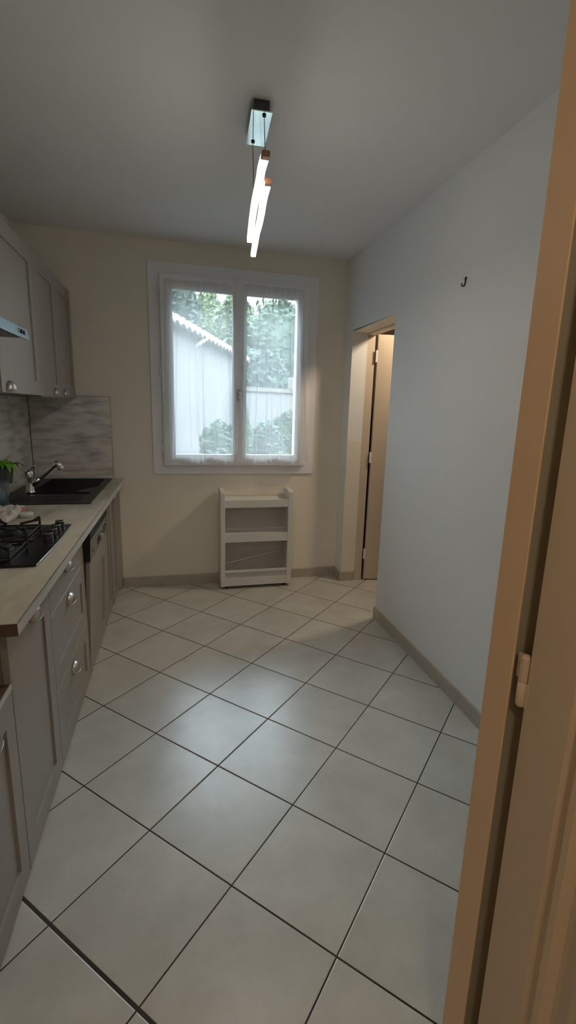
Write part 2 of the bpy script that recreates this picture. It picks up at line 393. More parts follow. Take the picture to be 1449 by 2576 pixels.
bm = B(); tube(bm, catmull([(.484, FY - .060, 1.553), (.485, FY - .092, 1.553), (.489, FY - .108, 1.545), (.491, FY - .110, 1.50), (.491, FY - .108, 1.425)], 5), [.008] * 10 + [.0075] * 11); obj('lever', bm, M_chrome, h, smooth=True)

# exterior sill
bm = B(); box(bm, -.1, 1.06, FY + .09, FY + .26, .985, 1.03); struct('window_sill', bm, M_rend, 'outer masonry sill below the window panes', 'window sill')

# ------------------------------------------------------------------ curtains
def curtain(name, x0t, x1t, x0b, x1b, zt, zb, seed, label):
    rnd = random.Random(seed); bm = B(); nu, nv = 240, 56
    folds = []; x = .04
    while x < .97:
        folds.append((x, rnd.uniform(.010, .022), rnd.uniform(.5, 1.), rnd.uniform(-.05, .05))); x += rnd.uniform(.07, .17)
    rows = []
    for j in range(nv + 1):
        t = j / nv; row = []
        g = max(0, 1 - t / .045)           # gathered header
        for i in range(nu + 1):
            s = i / nu
            k = t ** 1.3 if x1b > x1t + .05 or x0b < x0t - .01 else t
            xl = x0t + (x0b - x0t) * k; xr = x1t + (x1b - x1t) * k
            w = 0; sh = 0
            for fx, fw, fa, dr in folds:
                q = (s - fx - dr * t) / fw
                e_ = math.exp(-q * q); w += fa * e_; sh += fa * q * e_ * fw * .55
            y = -.016 * w * (.5 + .7 * t) + .012 * math.sin(s * 15 + t * 1.5 + seed) * (.15 + t)
            y += g * .003 * math.sin(s * 150 + seed)
            xx = xl + (xr - xl) * (s - sh * .9)
            if i in (0, nu): xx = xl if i == 0 else xr
            edge = min(s, 1 - s)
            z = zt + (zb - zt) * t
            if t > .9: z += (max(0, .05 - edge) / .05) ** 2 * .030 * (t - .9) / .1
            z += g * .005 * math.sin(s * 95 + seed * 3) * (1 if j == 0 else .4)
            z -= .010 * math.sin(s * 15 + seed) * max(0, t - .9) * 6
            row.append(bm.verts.new((xx, FY - .078 + min(y, .012), z)))
        rows.append(row)
    for a, b in zip(rows, rows[1:]):
        for i in range(nu): bm.faces.new((a[i], a[i + 1], b[i + 1], b[i]))
    r = T(obj(name, bm, M_voile, smooth=True, keep=True), label, 'curtain', 'sheer window curtains')
    # stitched hem and side seams, a doubled strip of the same cloth, and the rod in the header
    bm = B()
    hem = [Vector(v.co) for v in rows[-1]] if False else None
    bm.free()
    return r
def hem_of(cur):
    me = cur.data; nu, nv = 240, 56; bm = B(); P = lambda i, j: me.vertices[j * (nu + 1) + i].co + cur.location
    path = [P(0, j) for j in range(3, nv + 1, 2)] + [P(i, nv) for i in range(0, nu + 1, 2)] + [P(nu, j) for j in range(nv, 2, -2)]
    tube(bm, path, .0016, n=6); o = obj('hem', bm, M_voilehem, cur, smooth=True); return o
M_voilehem = mat('voile_hem', (.82, .84, .87), .8, var=.03)
c1 = curtain('sheer_curtain', -.050, .437, -.078, .468, 2.315, 1.003, 3, 'sheer white curtain on the left window leaf, neighbour house behind it')
c2 = curtain('sheer_curtain', .517, .972, .472, 1.048, 2.330, 1.000, 11, 'sheer white curtain on the right window leaf, beside the handle')
for c, (a, b, z) in ((c1, (-.052, .439, 2.300)), (c2, (.515, .974, 2.316))):
    bm = B(); tube(bm, [(a, FY - .062, z), (b, FY - .062, z)], .0035, n=8)
    tube(bm, [(a + .004, FY - .062, z), (a + .004, FY - .038, z)], .003, n=8); tube(bm, [(b - .004, FY - .062, z), (b - .004, FY - .038, z)], .003, n=8)
    obj('curtain_rod', bm, M_pvc, c, smooth=True)
    hem_of(c)

# ------------------------------------------------------------------ right doorway: frame and open leaf
tr = T(thing('trim_1', (RX + .15, D1, 0), 'painted frame lining the right doorway', 'door frame', kind='structure'))
fx0, fx1 = RX + .125, RX + .195
bm = B(); box(bm, fx0, fx1, D1 - .004, D1 + .05, 0, DZ); obj('jamb', bm, M_door, tr, bevel=.003)
bm = B(); box(bm, fx0, fx1, D0 - .05, D0 + .004, 0, DZ); obj('jamb', bm, M_door, tr, bevel=.003)
bm = B(); box(bm, fx0, fx1, D0 - .05, D1 + .05, DZ - .028, DZ + .04); obj('head', bm, M_door, tr, bevel=.003)
bm = B(); box(bm, fx0 - .008, fx0 + .018, D0, D1, DZ - .014, DZ - .004); obj('head_stop', bm, M_pvc, tr, bevel=.002)
obj('reveal_warm_tint', bx(RX + .002, fx0, D1 - .0045, D1 + .001, .083, DZ - .004), M_wallfar, tr); obj('reveal_warm_tint', bx(RX + .002, fx0, D0, D1 - .005, DZ - .016, DZ - .012), M_wallfar, tr)  # cream sheets over the white reveal, warm light put into their colour
dl = thing('door_1', (1.56, 3.63, 0), 'open beige door leaf standing ajar inside the right doorway', 'door', kind='structure')
ang = math.radians(-8)
def leafbox(u0, u1, w0, w1, z0, z1):
    bm = bx(u0, u1, w0, w1, z0, z1); bmesh.ops.rotate(bm, verts=bm.verts[:], cent=(0, 0, 0), matrix=Matrix.Rotation(ang, 3, 'Z'))
    bmesh.ops.translate(bm, verts=bm.verts[:], vec=(1.566, 3.627, 0)); return bm
obj('leaf', leafbox(0, .73, 0, .038, .008, 2.035), M_door, dl, bevel=.003)
for z in (.24, 1.07, 1.87):
    bm = leafbox(-.012, .002, -.002, .002, z - .045, z + .045)
    lathe(bm, [(.006, 0), (.006, .044)], (1.556, 3.626, z - .045), n=12); lathe(bm, [(.006, 0), (.006, .044)], (1.556, 3.626, z + .001), n=12)
    obj('hinge', bm, M_pvc, dl)

# ------------------------------------------------------------------ near doorway: frame and the door folded back beside the camera
tr = thing('trim_2', (.52, NY - .035, 0), 'tan painted door frame edge in the right foreground', 'door frame', kind='structure')
XJ = .520
bm = B(); prism(bm, [(XJ, NY), (XJ, .583), (XJ + .004, .583), (XJ + .006, .632), (XJ + .062, .632), (XJ + .062, .520), (XJ + .085, .520), (XJ + .085, NY)], 0, 2.04); obj('jamb', bm, mat('tan_frame_paint', (.80, .60, .40), .5, var=.04, scale=(3,)*3), tr, bevel=.0015)
bm = B(); box(bm, -.44, -.40, .575, NY, 0, 2.04); obj('jamb', bm, MATS['tan_frame_paint'], tr)
bm = B(); box(bm, -.44, XJ + .07, .575, NY, 2.04, 2.08); obj('head', bm, MATS['tan_frame_paint'], tr)
obj('gap_shade_strip', bx(XJ + .007, XJ + .060, .594, .602, .0, 2.02), mat('gap_shade_olive', (.42, .40, .32), .8, var=.08), tr, label='olive strip standing in for the shaded hinge gap')  # added strip, shade of the hinge-side gap put into its olive colour
dn = thing('door_2', (.53, .55, 0), 'cream panelled door opened flat towards us in the right foreground', 'door', kind='structure')
XD = .530
def panel_door(x, y0, y1, z0, z1, th):
    """leaf in the YZ plane whose visible face looks to -X, with two moulded panels"""
    bm = B(); holes = []
    st = .085
    pans = [(z0 + .20, z0 + 1.28), (z0 + 1.40, z1 - .11)]
    def ring(y_0, y_1, za, zb, xx): return [bm.verts.new((xx, y, z)) for y, z in ((y_0, za), (y_1, za), (y_1, zb), (y_0, zb))]
    def join(a, b):
        for i in range(4): bm.faces.new((a[i], a[(i + 1) % 4], b[(i + 1) % 4], b[i]))
    outer = ring(y0, y1, z0, z1, x); es = [bm.edges.new((outer[i], outer[(i + 1) % 4])) for i in range(4)]
    for za, zb in pans:
        prev = ring(y0 + st, y1 - st, za, zb, x); es += [bm.edges.new((prev[i], prev[(i + 1) % 4])) for i in range(4)]
        for ins, dx in ((.006, .007), (.014, .008), (.024, -.004), (.034, -.003), (.044, .010), (.052, .010), (.075, .004)):
            nx = ring(y0 + st + ins, y1 - st - ins, za + ins, zb - ins, x + dx); join(prev, nx); prev = nx
        bm.faces.new(prev)
    bmesh.ops.triangle_fill(bm, use_beauty=True, edges=es)
    back = ring(y0, y1, z0, z1, x + th); join(outer, back); bm.faces.new(back)
    return bm
M_nd = mat('cream_door_paint', (.66, .56, .43), .45, var=.04, scale=(2,)*3)
obj('leaf', panel_door(XD, -.20, .556, .010, 2.03, .040), M_nd, dn, smooth=False)
def paumelle(z, L=.092):
    x, y = XD - .001, .5655; r = .0075
    bm = B(); prof = [(0.001, -L / 2), (.005, -L / 2 + .0015), (r, -L / 2 + .006), (r, -.0006)]
    lathe(bm, prof, (x, y, z), n=20); a = obj('hinge', bm, M_nd, dn, smooth=True)
    bm = B(); lathe(bm, [(r, .0006), (r, L / 2 - .006), (.005, L / 2 - .0015), (.001, L / 2)], (x, y, z), n=20)
    box(bm, x - .0005, x + .0025, y, .5775 + .004, z + .0006, z + L / 2 - .004)
    obj('knuckle', bm, M_nd, a, smooth=False)
    bm = B(); box(bm, x - .0005, x + .0025, .552, y, z - L / 2 + .004, z - .0006); obj('flap', bm, M_nd, a)
paumelle(1.025); paumelle(.17); paumelle(1.86)

# ------------------------------------------------------------------ cabinets
def shaker(y0, y1, z0, z1, x, th=.020, rail=.082, dp=.008, recess=None):
    """cabinet front facing +X with a recessed panel"""
    bm = B()
    def ring(a, b, c, d, xx): return [bm.verts.new((xx, y, z)) for y, z in ((a, c), (b, c), (b, d), (a, d))]
    def join(a, b):
        for i in range(4): bm.faces.new((a[i], a[(i + 1) % 4], b[(i + 1) % 4], b[i]))
    g = .0015
    o = ring(y0 + g, y1 - g, z0 + g, z1 - g, x)
    o2 = ring(y0, y1, z0, z1, x - g); join(o2, o)
    b = ring(y0, y1, z0, z1, x - th); join(b, o2); bm.faces.new(b)
    if recess == 'none': bm.faces.new(o)
    else:
        r = recess or (y0 + rail, y1 - rail, z0 + rail, z1 - rail)
        i0 = ring(r[0], r[1], r[2], r[3], x); i1 = ring(r[0] + .001, r[1] - .001, r[2] + .001, r[3] - .001, x - dp)
        join(o, i0); join(i0, i1); bm.faces.new(i1)
    return bm
def cup_pull(y, z, x, a=.043, b=.027, c=.027):
    """half-dome cup handle, open below; z is its middle"""
    bm = B(); n, m = 20, 8; z0 = z - b * .75; rows = []
    for j in range(m + 1):
        ph = PI / 2 * j / m
        rows.append([bm.verts.new((x + .001 + c * math.sin(PI * i / n) ** .8 * math.sin(ph), y + a * math.cos(PI * i / n), z0 + b * 1.5 * math.sin(PI * i / n) ** .9 * math.cos(ph))) for i in range(n + 1)])
    for p, q in zip(rows, rows[1:]):
        for i in range(n): bm.faces.new((p[i], p[i + 1], q[i + 1], q[i]))
    # thin rim below
    pts = [Vector(v.co) for v in rows[-1]]
    bmesh.ops.remove_doubles(bm, verts=bm.verts[:], dist=.0004)
    tube(bm, pts[1:-1], .0015, n=6)
    return bm
def pull(parent, y, z, x, **k): return obj('handle', cup_pull(y, z, x, **k), M_nickel, parent, smooth=True, solid=.0012, keep=False)
def carcass(y0, y1, z0, z1, xf, xb=LX + .002, top=True):
    bm = B(); t = .016
    box(bm, xb, xf, y0 + .001, y0 + t, z0, z1); box(bm, xb, xf, y1 - t, y1 - .001, z0, z1)
    box(bm, xb, xf - .001, y0 + t, y1 - t, z0, z0 + t); box(bm, xb, xb + .006, y0 + t, y1 - t, z0 + t, z1)
    if top: box(bm, xb, xf - .001, y0 + t, y1 - t, z1 - t, z1)
    return bm
CB = CF - .021
WB = .848; WT = .883

# door cabinet at the end of the worktop
c = thing('base_cabinet', (-.74, 1.58, 0), 'greige base cabinet with one tall door at the near end of the worktop', 'cabinet', 'fitted base cabinets')
obj('carcass', carcass(1.356, 1.800, .01, WB - .001, CB), M_carc, c)
d = obj('door', shaker(1.357, 1.799, .012, .838, CF, recess=(1.438, 1.722, .094, .700)), M_cab, c); pull(d, 1.598, .768, CF)
# three drawers
c = thing('drawer_cabinet', (-.74, 2.13, 0), 'greige base cabinet with three stacked drawers beside the dishwasher', 'cabinet', 'fitted base cabinets')
obj('carcass', carcass(1.801, 2.474, .01, WB - .001, CB), M_carc, c)
d = obj('drawer', shaker(1.803, 2.472, .655, .838, CF, recess='none'), M_cab, c); pull(d, 2.10, .762, CF)
d = obj('drawer', shaker(1.803, 2.472, .338, .652, CF, recess=(1.878, 2.385, .414, .574)), M_cab, c); pull(d, 2.10, .612, CF)
d = obj('drawer', shaker(1.803, 2.472, .012, .335, CF, recess=(1.885, 2.39, .090, .256)), M_cab, c); pull(d, 2.10, .285, CF)
# dishwasher, door a little open at the top
c = thing('dishwasher', (-.74, 2.78, 0), 'built-in dishwasher with steel control panel, its door slightly tipped open', 'dishwasher')
obj('body', bx(LX + .03, CB - .004, 2.479, 3.066, .02, .815), M_black, c)
def tilt(bm):
    for v in bm.verts:
        f = max(0, (v.co.z - .10)) / .66; v.co.x += .034 * f; v.co.z -= .0 * f
    return bm
DWy0, DWy1 = 2.482, 3.105
dd = obj('door', tilt(shaker(DWy0, DWy1, .012, .637, CF, recess=(DWy0 + .085, DWy1 - .09, .09, .515))), M_cab, c)
obj('inner_door', tilt(bx(CF - .055, CF - .0205, DWy0 + .004, DWy1 - .006, .05, .79)), M_black, dd)
obj('inner_edge', tilt(bx(CF - .038, CF - .0203, DWy0 + .001, DWy0 + .004, .05, .64)), M_endgrain, dd)
cp = obj('control_panel', tilt(bx(CF - .020, CF + .002, DWy0, DWy1, .640, .752)), M_steel, c, bevel=.001)
obj('top_bezel', tilt(bx(CF - .020, CF + .001, DWy0, DWy1, .7525, .800)), M_rubber, cp)
obj('side_cap', tilt(bx(CF - .045, CF + .0022, DWy0 - .0016, DWy0 + .001, .645, .800)), M_black, cp)
bm = B(); prism(bm, [(2.72, .668), (2.90, .668), (2.90, .700), (2.86, .712), (2.76, .712), (2.72, .700)], CF + .0015, CF + .0045, 'x'); obj('grip_recess', tilt(bm), M_black, cp)
bm = tilt(bx(CF + .002, CF + .020, 2.775, 2.815, .672, .712)); obj('grip', bm, M_alu, cp, bevel=.004)
obj('display', tilt(bx(CF + .0015, CF + .004, 2.94, 3.03, .672, .722)), M_black, cp)
for yy, zz in ((3.06, .730), (3.06, .700), (2.555, .683)):
    obj('button', tilt(bx(CF + .0015, CF + .004, yy - .008, yy + .008, zz - .006, zz + .006)), M_black, cp)
# sink cabinet, two narrow doors and a filler at the wall
c = thing('sink_cabinet', (-.74, 3.45, 0), 'greige two-door base cabinet in the far corner under the sink', 'cabinet', 'fitted base cabinets')
obj('carcass', carcass(3.108, 3.79, .01, WB - .001, CB, top=False), M_carc, c)
d = obj('door', shaker(3.110, 3.432, .012, .838, CF, rail=.06), M_cab, c); pull(d, 3.385, .772, CF, a=.030)
d = obj('door', shaker(3.436, 3.735, .012, .838, CF + .006, rail=.05), M_cab, c); pull(d, 3.685, .768, CF + .006, a=.030)
bm = B(); prism(bm, [(CF - .02, 3.737), (CF + .006, 3.737), (-.424, FY - .001), (CF - .02, FY - .001)], .012, .84); obj('filler', bm, M_cab, c)
# low unit beyond the worktop
c = thing('low_cabinet', (-.74, 1.0, 0), 'low greige cabinet with a brown top, nearest unit at the left edge', 'cabinet', 'fitted base cabinets')
obj('carcass', carcass(.72, 1.353, .01, .640, CB), M_carc, c)
obj('top', bx(LX + .002, CF, .715, 1.354, .641, .655), M_endgrain, c, bevel=.001)
d = obj('door', shaker(.722, 1.352, .012, .639, CF, recess=(.80, 1.285, .09, .560)), M_cab, c); pull(d, 1.165, .610, CF, a=.045, b=.028, c=.028)
obj('edging', bx(CF - .003, CF + .0008, .715, 1.354, .640, .6555), M_workedge, c)
bm = B(); lathe(bm, [(.001, 0), (.05, .002), (.062, .02), (.066, .08), (.060, .14), (.045, .165), (.001, .17)], (-.66, 1.20, .655), n=28)
T(obj('canister', bm, M_canister, smooth=True), 'pale green rounded canister on the low brown-topped cabinet', 'canister')

# ------------------------------------------------------------------ worktop
bm = B(); XE = -.401
holed(bm, [(LX + .001, 1.250), (XE, 1.250), (-.388, FY - .001), (LX + .001, FY - .001)], [rect(-.93, -.50, 3.055, 3.745)], WB, WT)
wt = thing('worktop', (-.7, 2.5, WB), 'long wood-look kitchen worktop with a pale front edge', 'worktop')
obj('slab', bm, M_work, wt)
bm = B(); prism(bm, [(XE - .0002, 1.2505), (XE + .0022, 1.2505), (-.3858, FY - .001), (-.388, FY - .001)], WB + .0005, WT + .0004); obj('front_edge', bm, M_workedge, wt, bevel=.0008, label='pale grey laminate front edge')
obj('end_face', bx(LX + .001, XE + .001, 1.2485, 1.2502, WB + .0003, WT - .001), M_endgrain, wt, label='raw dark brown cut end')
bm = B(); prism(bm, [(XE + .0005, 1.252), (XE + .0027, 1.252), (-.3852, FY - .001), (-.3874, FY - .001)], WT - .0022, WT + .0012); obj('edge_strip', bm, M_alu, wt, label='thin bright edge line')

# splashback
T(obj('splashback', bx(LX + .0008, LX + .010, 1.252, FY - .0125, WT + .0004, 1.467), M_splash), 'grey streaked laminate splashback on the left wall behind the tap', 'splashback', 'laminate splashbacks')
sb = obj('splashback', bx(LX + .0105, -.462, FY - .010, FY - .0006, WT + .0004, 1.487), M_splash); T(sb, 'grey streaked laminate splashback panel on the far wall left of the window', 'splashback', 'laminate splashbacks')
bm = B(); box(bm, -.462, -.456, FY - .012, FY, WT, 1.489); box(bm, -.69, -.456, FY - .012, FY, 1.487, 1.490); obj('edge_trim', bm, M_alu, sb)
bm = bx(LX + .010, LX + .0135, FY - .0145, FY - .0105, WT, 1.47); obj('corner_joint', bm, M_gasket, sb)
# upstand bead between wall and sink
T(obj('worktop_upstand', bx(LX + .0102, LX + .026, 1.26, FY - .012, WT, WT + .014), M_work, bevel=.004), 'narrow bead where worktop meets the left splashback', 'trim')

# ------------------------------------------------------------------ sink
def bowlpts():
    return [(-.872, 3.10), (-.862, 3.085), (-.535, 3.085), (-.520, 3.10), (-.520, 3.150), (-.600, 3.165), (-.612, 3.185), (-.600, 3.245), (-.525, 3.345), (-.512, 3.38), (-.512, 3.70), (-.53, 3.72), (-.862, 3.72), (-.872, 3.70)]
sk = thing('sink', (-.72, 3.28, WT), 'black composite inset sink with drainer in the far end of the worktop', 'sink')
zt = WT + .007
bm = B()
rg = holed(bm, rrect(-.972, -.470, 2.802, 3.765, .015), [bowlpts()], WT + .0003, zt)
bp = bowlpts(); cx, cy = -.69, 3.40
up = [bm.verts.new((p[0], p[1], WT + .0003)) for p in bp]; lo = [bm.verts.new((cx + (p[0] - cx) * .92, cy + (p[1] - cy) * .92, .70)) for p in bp]; n = len(bp)
for i in range(n): bm.faces.new((up[i], up[(i + 1) % n], lo[(i + 1) % n], lo[i]))
bm.faces.new(lo)
obj('basin', bm, M_sink, sk)
bm = B()
for k in range(7):
    box(bm, -.90, -.54, 2.855 + k * .030, 2.861 + k * .030, zt - .001, zt + .0015)
obj('drainer_ribs', bm, M_sink, sk, bevel=.0007)
bm = B(); tube(bm, [Vector((-.90 if i in (0, 3) else -.5, 0, 0)) for i in ()] or [(-.468, 2.803, zt - .001), (-.468, 3.764, zt - .001)], .0022, n=6); obj('front_lip', bm, M_sink, sk)
bm = B(); lathe(bm, [(.001, 0), (.042, 0), (.045, .003), (.03, .004), (.001, .002)], (-.70, 3.42, .700), n=24); obj('drain', bm, M_chrome, sk, smooth=True)
# tap
fb = Vector((-.868, 3.165, zt))
tp = thing('tap', fb, 'chrome single-lever tap with pull-out spray at the back of the sink', 'tap')
bm = B(); lathe(bm, [(.030, 0), (.030, .004), (.026, .008), (.024, .012), (.0235, .085), (.025, .090), (.025, .128), (.021, .134), (.005, .137)], fb, n=28); obj('body', bm, M_chrome, tp, smooth=True)
bm = B(); tube(bm, catmull([fb + Vector((.004, 0, .132)), fb + Vector((.012, -.004, .150)), fb + Vector((.045, -.010, .166))], 5), [.012] * 5 + [.008] * 5 + [.006], n=10); obj('lever', bm, M_chrome, tp, smooth=True)
s0 = fb + Vector((.012, 0, .045)); s1 = Vector((-.720, 3.165, 1.062)); dS = (s1 - s0).normalized()
bm = B(); tube(bm, [s0, s0 + (s1 - s0) * .34], .0150, n=18); sp = obj('spout', bm, M_chrome, tp, smooth=True)
bm = B(); tube(bm, [s0 + (s1 - s0) * .34, s0 + (s1 - s0) * .355], .0130, n=18); obj('joint_ring', bm, M_black, sp, smooth=True)
bm = B(); tube(bm, catmull([s0 + (s1 - s0) * .355, s0 + (s1 - s0) * .7, s1 - dS * .01, s1 + Vector((.010, 0, .006)), s1 + Vector((.024, 0, -.002)), s1 + Vector((.034, 0, -.030))], 6), [.0145] * 12 + [.0160] * 6 + [.0185] * 6 + [.0195] * 7, n=18); obj('spray_head', bm, M_chrome, tp, smooth=True)

# ------------------------------------------------------------------ gas hob
hb = thing('gas_hob', (-.72, 2.0, WT), 'black enamel gas hob with four knobs along its front edge', 'hob')
hz = WT + .008
front = [(-.470 + .006 * math.sin(PI * i / 12), 1.705 + (2.296 - 1.705) * i / 12) for i in range(13)]
bm = B(); prism(bm, [(-.975, 1.705)] + front + [(-.975, 2.296)], WT + .0004, hz); obj('plate', bm, M_hob, hb, bevel=.003)
bm = B(); box(bm, -.945, -.560, 1.735, 1.990, hz - .001, hz + .003); box(bm, -.945, -.560, 2.010, 2.266, hz - .001, hz + .003)
obj('spill_tray', bm, M_hob, hb, bevel=.0028)
bm = B(); tube(bm, [(-.470 + .006 * math.sin(PI * i / 12), 1.707 + (2.294 - 1.707) * i / 12, hz - .001) for i in range(13)], .0016, n=8); obj('front_rim', bm, M_chrome, hb, smooth=True)
for (ky, kx) in ((2.262, -.512), (2.188, -.512), (2.122, -.512), (2.048, -.512)):
    bm = B(); lathe(bm, [(.021, 0), (.0205, .004), (.0195, .006), (.0185, .022), (.0175, .024), (.001, .0235)], (kx, ky, hz), n=28); k = obj('knob', bm, M_knob, hb, smooth=False, bevel=.0006)
    bm = B(); lathe(bm, [(.0184, .0225), (.0186, .0240), (.0172, .0245)], (kx, ky, hz), n=28, cap=False); obj('knob_ring', bm, M_nickel, k, smooth=True)
    bm = B(); box(bm, kx - .0165, kx + .0165, ky - .0022, ky + .0022, hz + .0232, hz + .0262); obj('knob_ridge', bm, M_knob, k, bevel=.0006)
for (bx_, by, r) in ((-.672, 2.15, .030), (-.645, 1.885, .050), (-.845, 1.875, .034), (-.86, 2.15, .042)):
    bm = B(); lathe(bm, [(r + .018, 0), (r + .014, .003), (r + .004, .004), (r, .012), (r, .014), (r * .9, .0145), (r * .88, .020), (r * .8, .022), (.001, .0222)], (bx_, by, hz + .003), n=32); obj('burner', bm, M_iron, hb, smooth=False, bevel=.0006)
def grate(cx, cy, hx, hy):
    bm = B(); z = hz + .036; w, t = .008, .010
    for sx in (-1, 1):
        for sy in (-1, 1):
            p = (cx + sx * hx, cy + sy * hy, z); q = (cx + sx * .028, cy + sy * .028, z)
            beam(bm, p, q, w, t); beam(bm, (p[0], p[1], z + .012), (p[0], p[1], hz + .002), w, w)
            beam(bm, (p[0], p[1], z + .012), (p[0] - sx * .02, p[1] - sy * .02, z), w * .8, t * .8)
    for a in ((-hx, -hy, -hx, hy), (hx, -hy, hx, hy)):
        beam(bm, (cx + a[0], cy + a[1], hz + .010), (cx + a[2], cy + a[3], hz + .010), w * .8, w * .8)
    for a in ((-hx, -hy, hx, -hy), (-hx, hy, hx, hy)):
        beam(bm, (cx + a[0], cy + a[1], hz + .010), (cx + a[2], cy + a[3], hz + .010), w * .8, w * .8)
    return bm
for a in ((-.672, 2.145, .082, .105), (-.655, 1.875, .085, .105), (-.86, 2.145, .082, .105), (-.86, 1.875, .082, .105)):
    obj('pan_support', grate(*a), M_iron, hb, bevel=.0012)

# ------------------------------------------------------------------ small things on the worktop
def cloth():
    bm = B(); n, m = 40, 34; rows = []
    for j in range(m + 1):
        for_ = []
        for i in range(n + 1):
            u, v = i / n, j / m
            x = -.935 + u * .185; y = 2.345 + v * .35
            h = .022 + .020 * noise.noise(Vector((u * 3.1, v * 3.7, 1.3))) + .012 * noise.noise(Vector((u * 8, v * 9, 5)))
            e = min(u, 1 - u, v, 1 - v) * 8; h *= min(1, e) ** .5
            x += .02 * noise.noise(Vector((v * 4, 2, 0))); y += .025 * noise.noise(Vector((u * 4, 7, 0)))
            for_.append(bm.verts.new((x, y, WT + .002 + max(0, h) * 1.25)))
        rows.append(for_)
    for a, b in zip(rows, rows[1:]):
        for i in range(n): bm.faces.new((a[i], a[i + 1], b[i + 1], b[i]))
    return bm
T(obj('tea_towel', cloth(), M_cloth, smooth=True, solid=.002), 'crumpled white and red tea towel behind the hob', 'towel')
bm = B(); lathe(bm, [(.026, .0004), (.030, .002), (.031, .016), (.030, .021), (.024, .023), (.001, .0235)], (-.712, 2.50, WT), n=28)
T(obj('round_lid', bm, M_lid, smooth=True), 'small round white lid lying between towel and sink', 'lid')
ct = thing('plastic_tub', (-.905, 2.735, WT), 'clear plastic tub with a blue label at the left edge by the sink', 'tub')
bm = B(); lathe(bm, [(.001, 0), (.046, 0), (.050, .004), (.052, .06), (.053, .062), (.053, .066), (.0525, .068), (.056, .140), (.054, .140), (.050, .069), (.049, .006), (.001, .004)], (-.905, 2.735, WT), n=36, cap=False); tb = obj('tub_wall', bm, M_clear, ct, smooth=True)
bm = B(); a0, a1 = math.radians(-150), math.radians(-30)
ra = [bm.verts.new((-.905 + .0508 * math.cos(a0 + (a1 - a0) * i / 12), 2.735 + .0508 * math.sin(a0 + (a1 - a0) * i / 12), WT + z)) for z in (.040, .115) for i in range(13)]
for i in range(12): bm.faces.new((ra[i], ra[i + 1], ra[14 + i], ra[13 + i]))
obj('paper_label', bm, M_sponge, ct, smooth=True, solid=.0006)
# plant pot hung on the splashback
pp = thing('plant_pot', (-.965, 3.055, .965), 'small grey pot with bright green leaves against the left splashback', 'plant')
pc = Vector((-.960, 3.055, .965))
bm = B(); lathe(bm, [(.001, 0), (.030, 0), (.033, .004), (.042, .085), (.044, .090), (.040, .090), (.037, .078), (.001, .076)], pc, n=30); pt = obj('pot', bm, M_pot, pp, smooth=True)
bm = B(); box(bm, LX + .010, pc.x - .030, pc.y - .006, pc.y + .006, pc.z + .045, pc.z + .070); box(bm, LX + .0098, LX + .0125, pc.y - .02, pc.y + .02, pc.z + .03, pc.z + .085); obj('bracket', bm, M_pot, pt)
bm = B(); lathe(bm, [(.001, .0765), (.036, .0765)], pc, n=20, cap=False); obj('soil', bm, M_soil, pt)
bm = B(); rnd = random.Random(4)
def leaf(bm, base, az, L, w, lift, droop):
    d = Vector((math.cos(az), math.sin(az), 0)); s = Vector((-d.y, d.x, 0)); prev = None
    for i in range(9):
        t = i / 8; c = base + d * L * t + Vector((0, 0, lift * math.sin(t * PI * .62) - droop * t * t)); ww = w * math.sin(PI * min(1, t * .93 + .07)) ** .7
        cur = [bm.verts.new(c - s * ww + Vector((0, 0, .006))), bm.verts.new(c), bm.verts.new(c + s * ww + Vector((0, 0, .006)))]
        if prev:
            for k in range(2): bm.faces.new((prev[k], prev[k + 1], cur[k + 1], cur[k]))
        prev = cur
for k in range(11):
    leaf(bm, pc + Vector((rnd.uniform(-.01, .01), rnd.uniform(-.01, .01), .077)), -.2 + k * 2 * PI / 11 + rnd.uniform(-.2, .2), rnd.uniform(.07, .11), rnd.uniform(.017, .026), rnd.uniform(.05, .085), rnd.uniform(.03, .09))
for v in bm.verts: v.co.x = max(v.co.x, LX + .013)
obj('leaves', bm, M_leaf, pp, smooth=True, solid=.001)

# ------------------------------------------------------------------ hanging cabinets and hood
UF = -.690; UZ0, UZ1 = 1.470, 2.192
c = thing('wall_cabinet', (-.86, 2.57, UZ0), 'greige hanging cabinet with one wide door behind the hood', 'cabinet', 'hanging cabinets')
obj('carcass', carcass(2.262, 2.873, UZ0 + .001, UZ1, UF - .021), M_carc, c)
obj('side_panel', bx(LX + .002, UF - .021, 2.258, 2.2625, UZ0 + .001, UZ1), M_brownside, c, label='reddish brown side panel')
d = obj('door', shaker(2.259, 2.874, UZ0, UZ1, UF, recess=(2.336, 2.800, 1.542, 2.116)), M_cab, c); pull(d, 2.352, 1.502, UF)
c = thing('wall_cabinet', (-.86, 3.33, UZ0), 'greige hanging cabinet with two narrow doors against the far wall', 'cabinet', 'hanging cabinets')
obj('carcass', carcass(2.877, 3.79, UZ0 + .001, UZ1, UF - .021), M_carc, c)
d = obj('door', shaker(2.878, 3.332, UZ0, UZ1, UF, recess=(2.955, 3.262, 1.542, 2.116)), M_cab, c); pull(d, 3.185, 1.503, UF, a=.034)
d = obj('door', shaker(3.336, 3.790, UZ0, UZ1, UF, recess=(3.410, 3.722, 1.542, 2.116)), M_cab, c); pull(d, 3.445, 1.503, UF, a=.034)
obj('light_rail', bx(UF - .04, UF - .005, 2.88, 3.79, UZ0 - .006, UZ0 + .001), M_cab, c)
c = thing('wall_cabinet', (-.86, 1.96, 1.75), 'short greige hanging cabinet above the cooker hood', 'cabinet', 'hanging cabinets')
obj('carcass', carcass(1.66, 2.256, 1.751, UZ1, UF - .021), M_carc, c)
obj('door', shaker(1.66, 2.256, 1.750, UZ1, UF), M_cab, c)
hd = thing('cooker_hood', (-.8, 1.95, 1.68), 'slim metal cooker hood with blue-grey front and push buttons', 'hood')
HX = -.572; hy0, hy1 = 1.655, 2.250
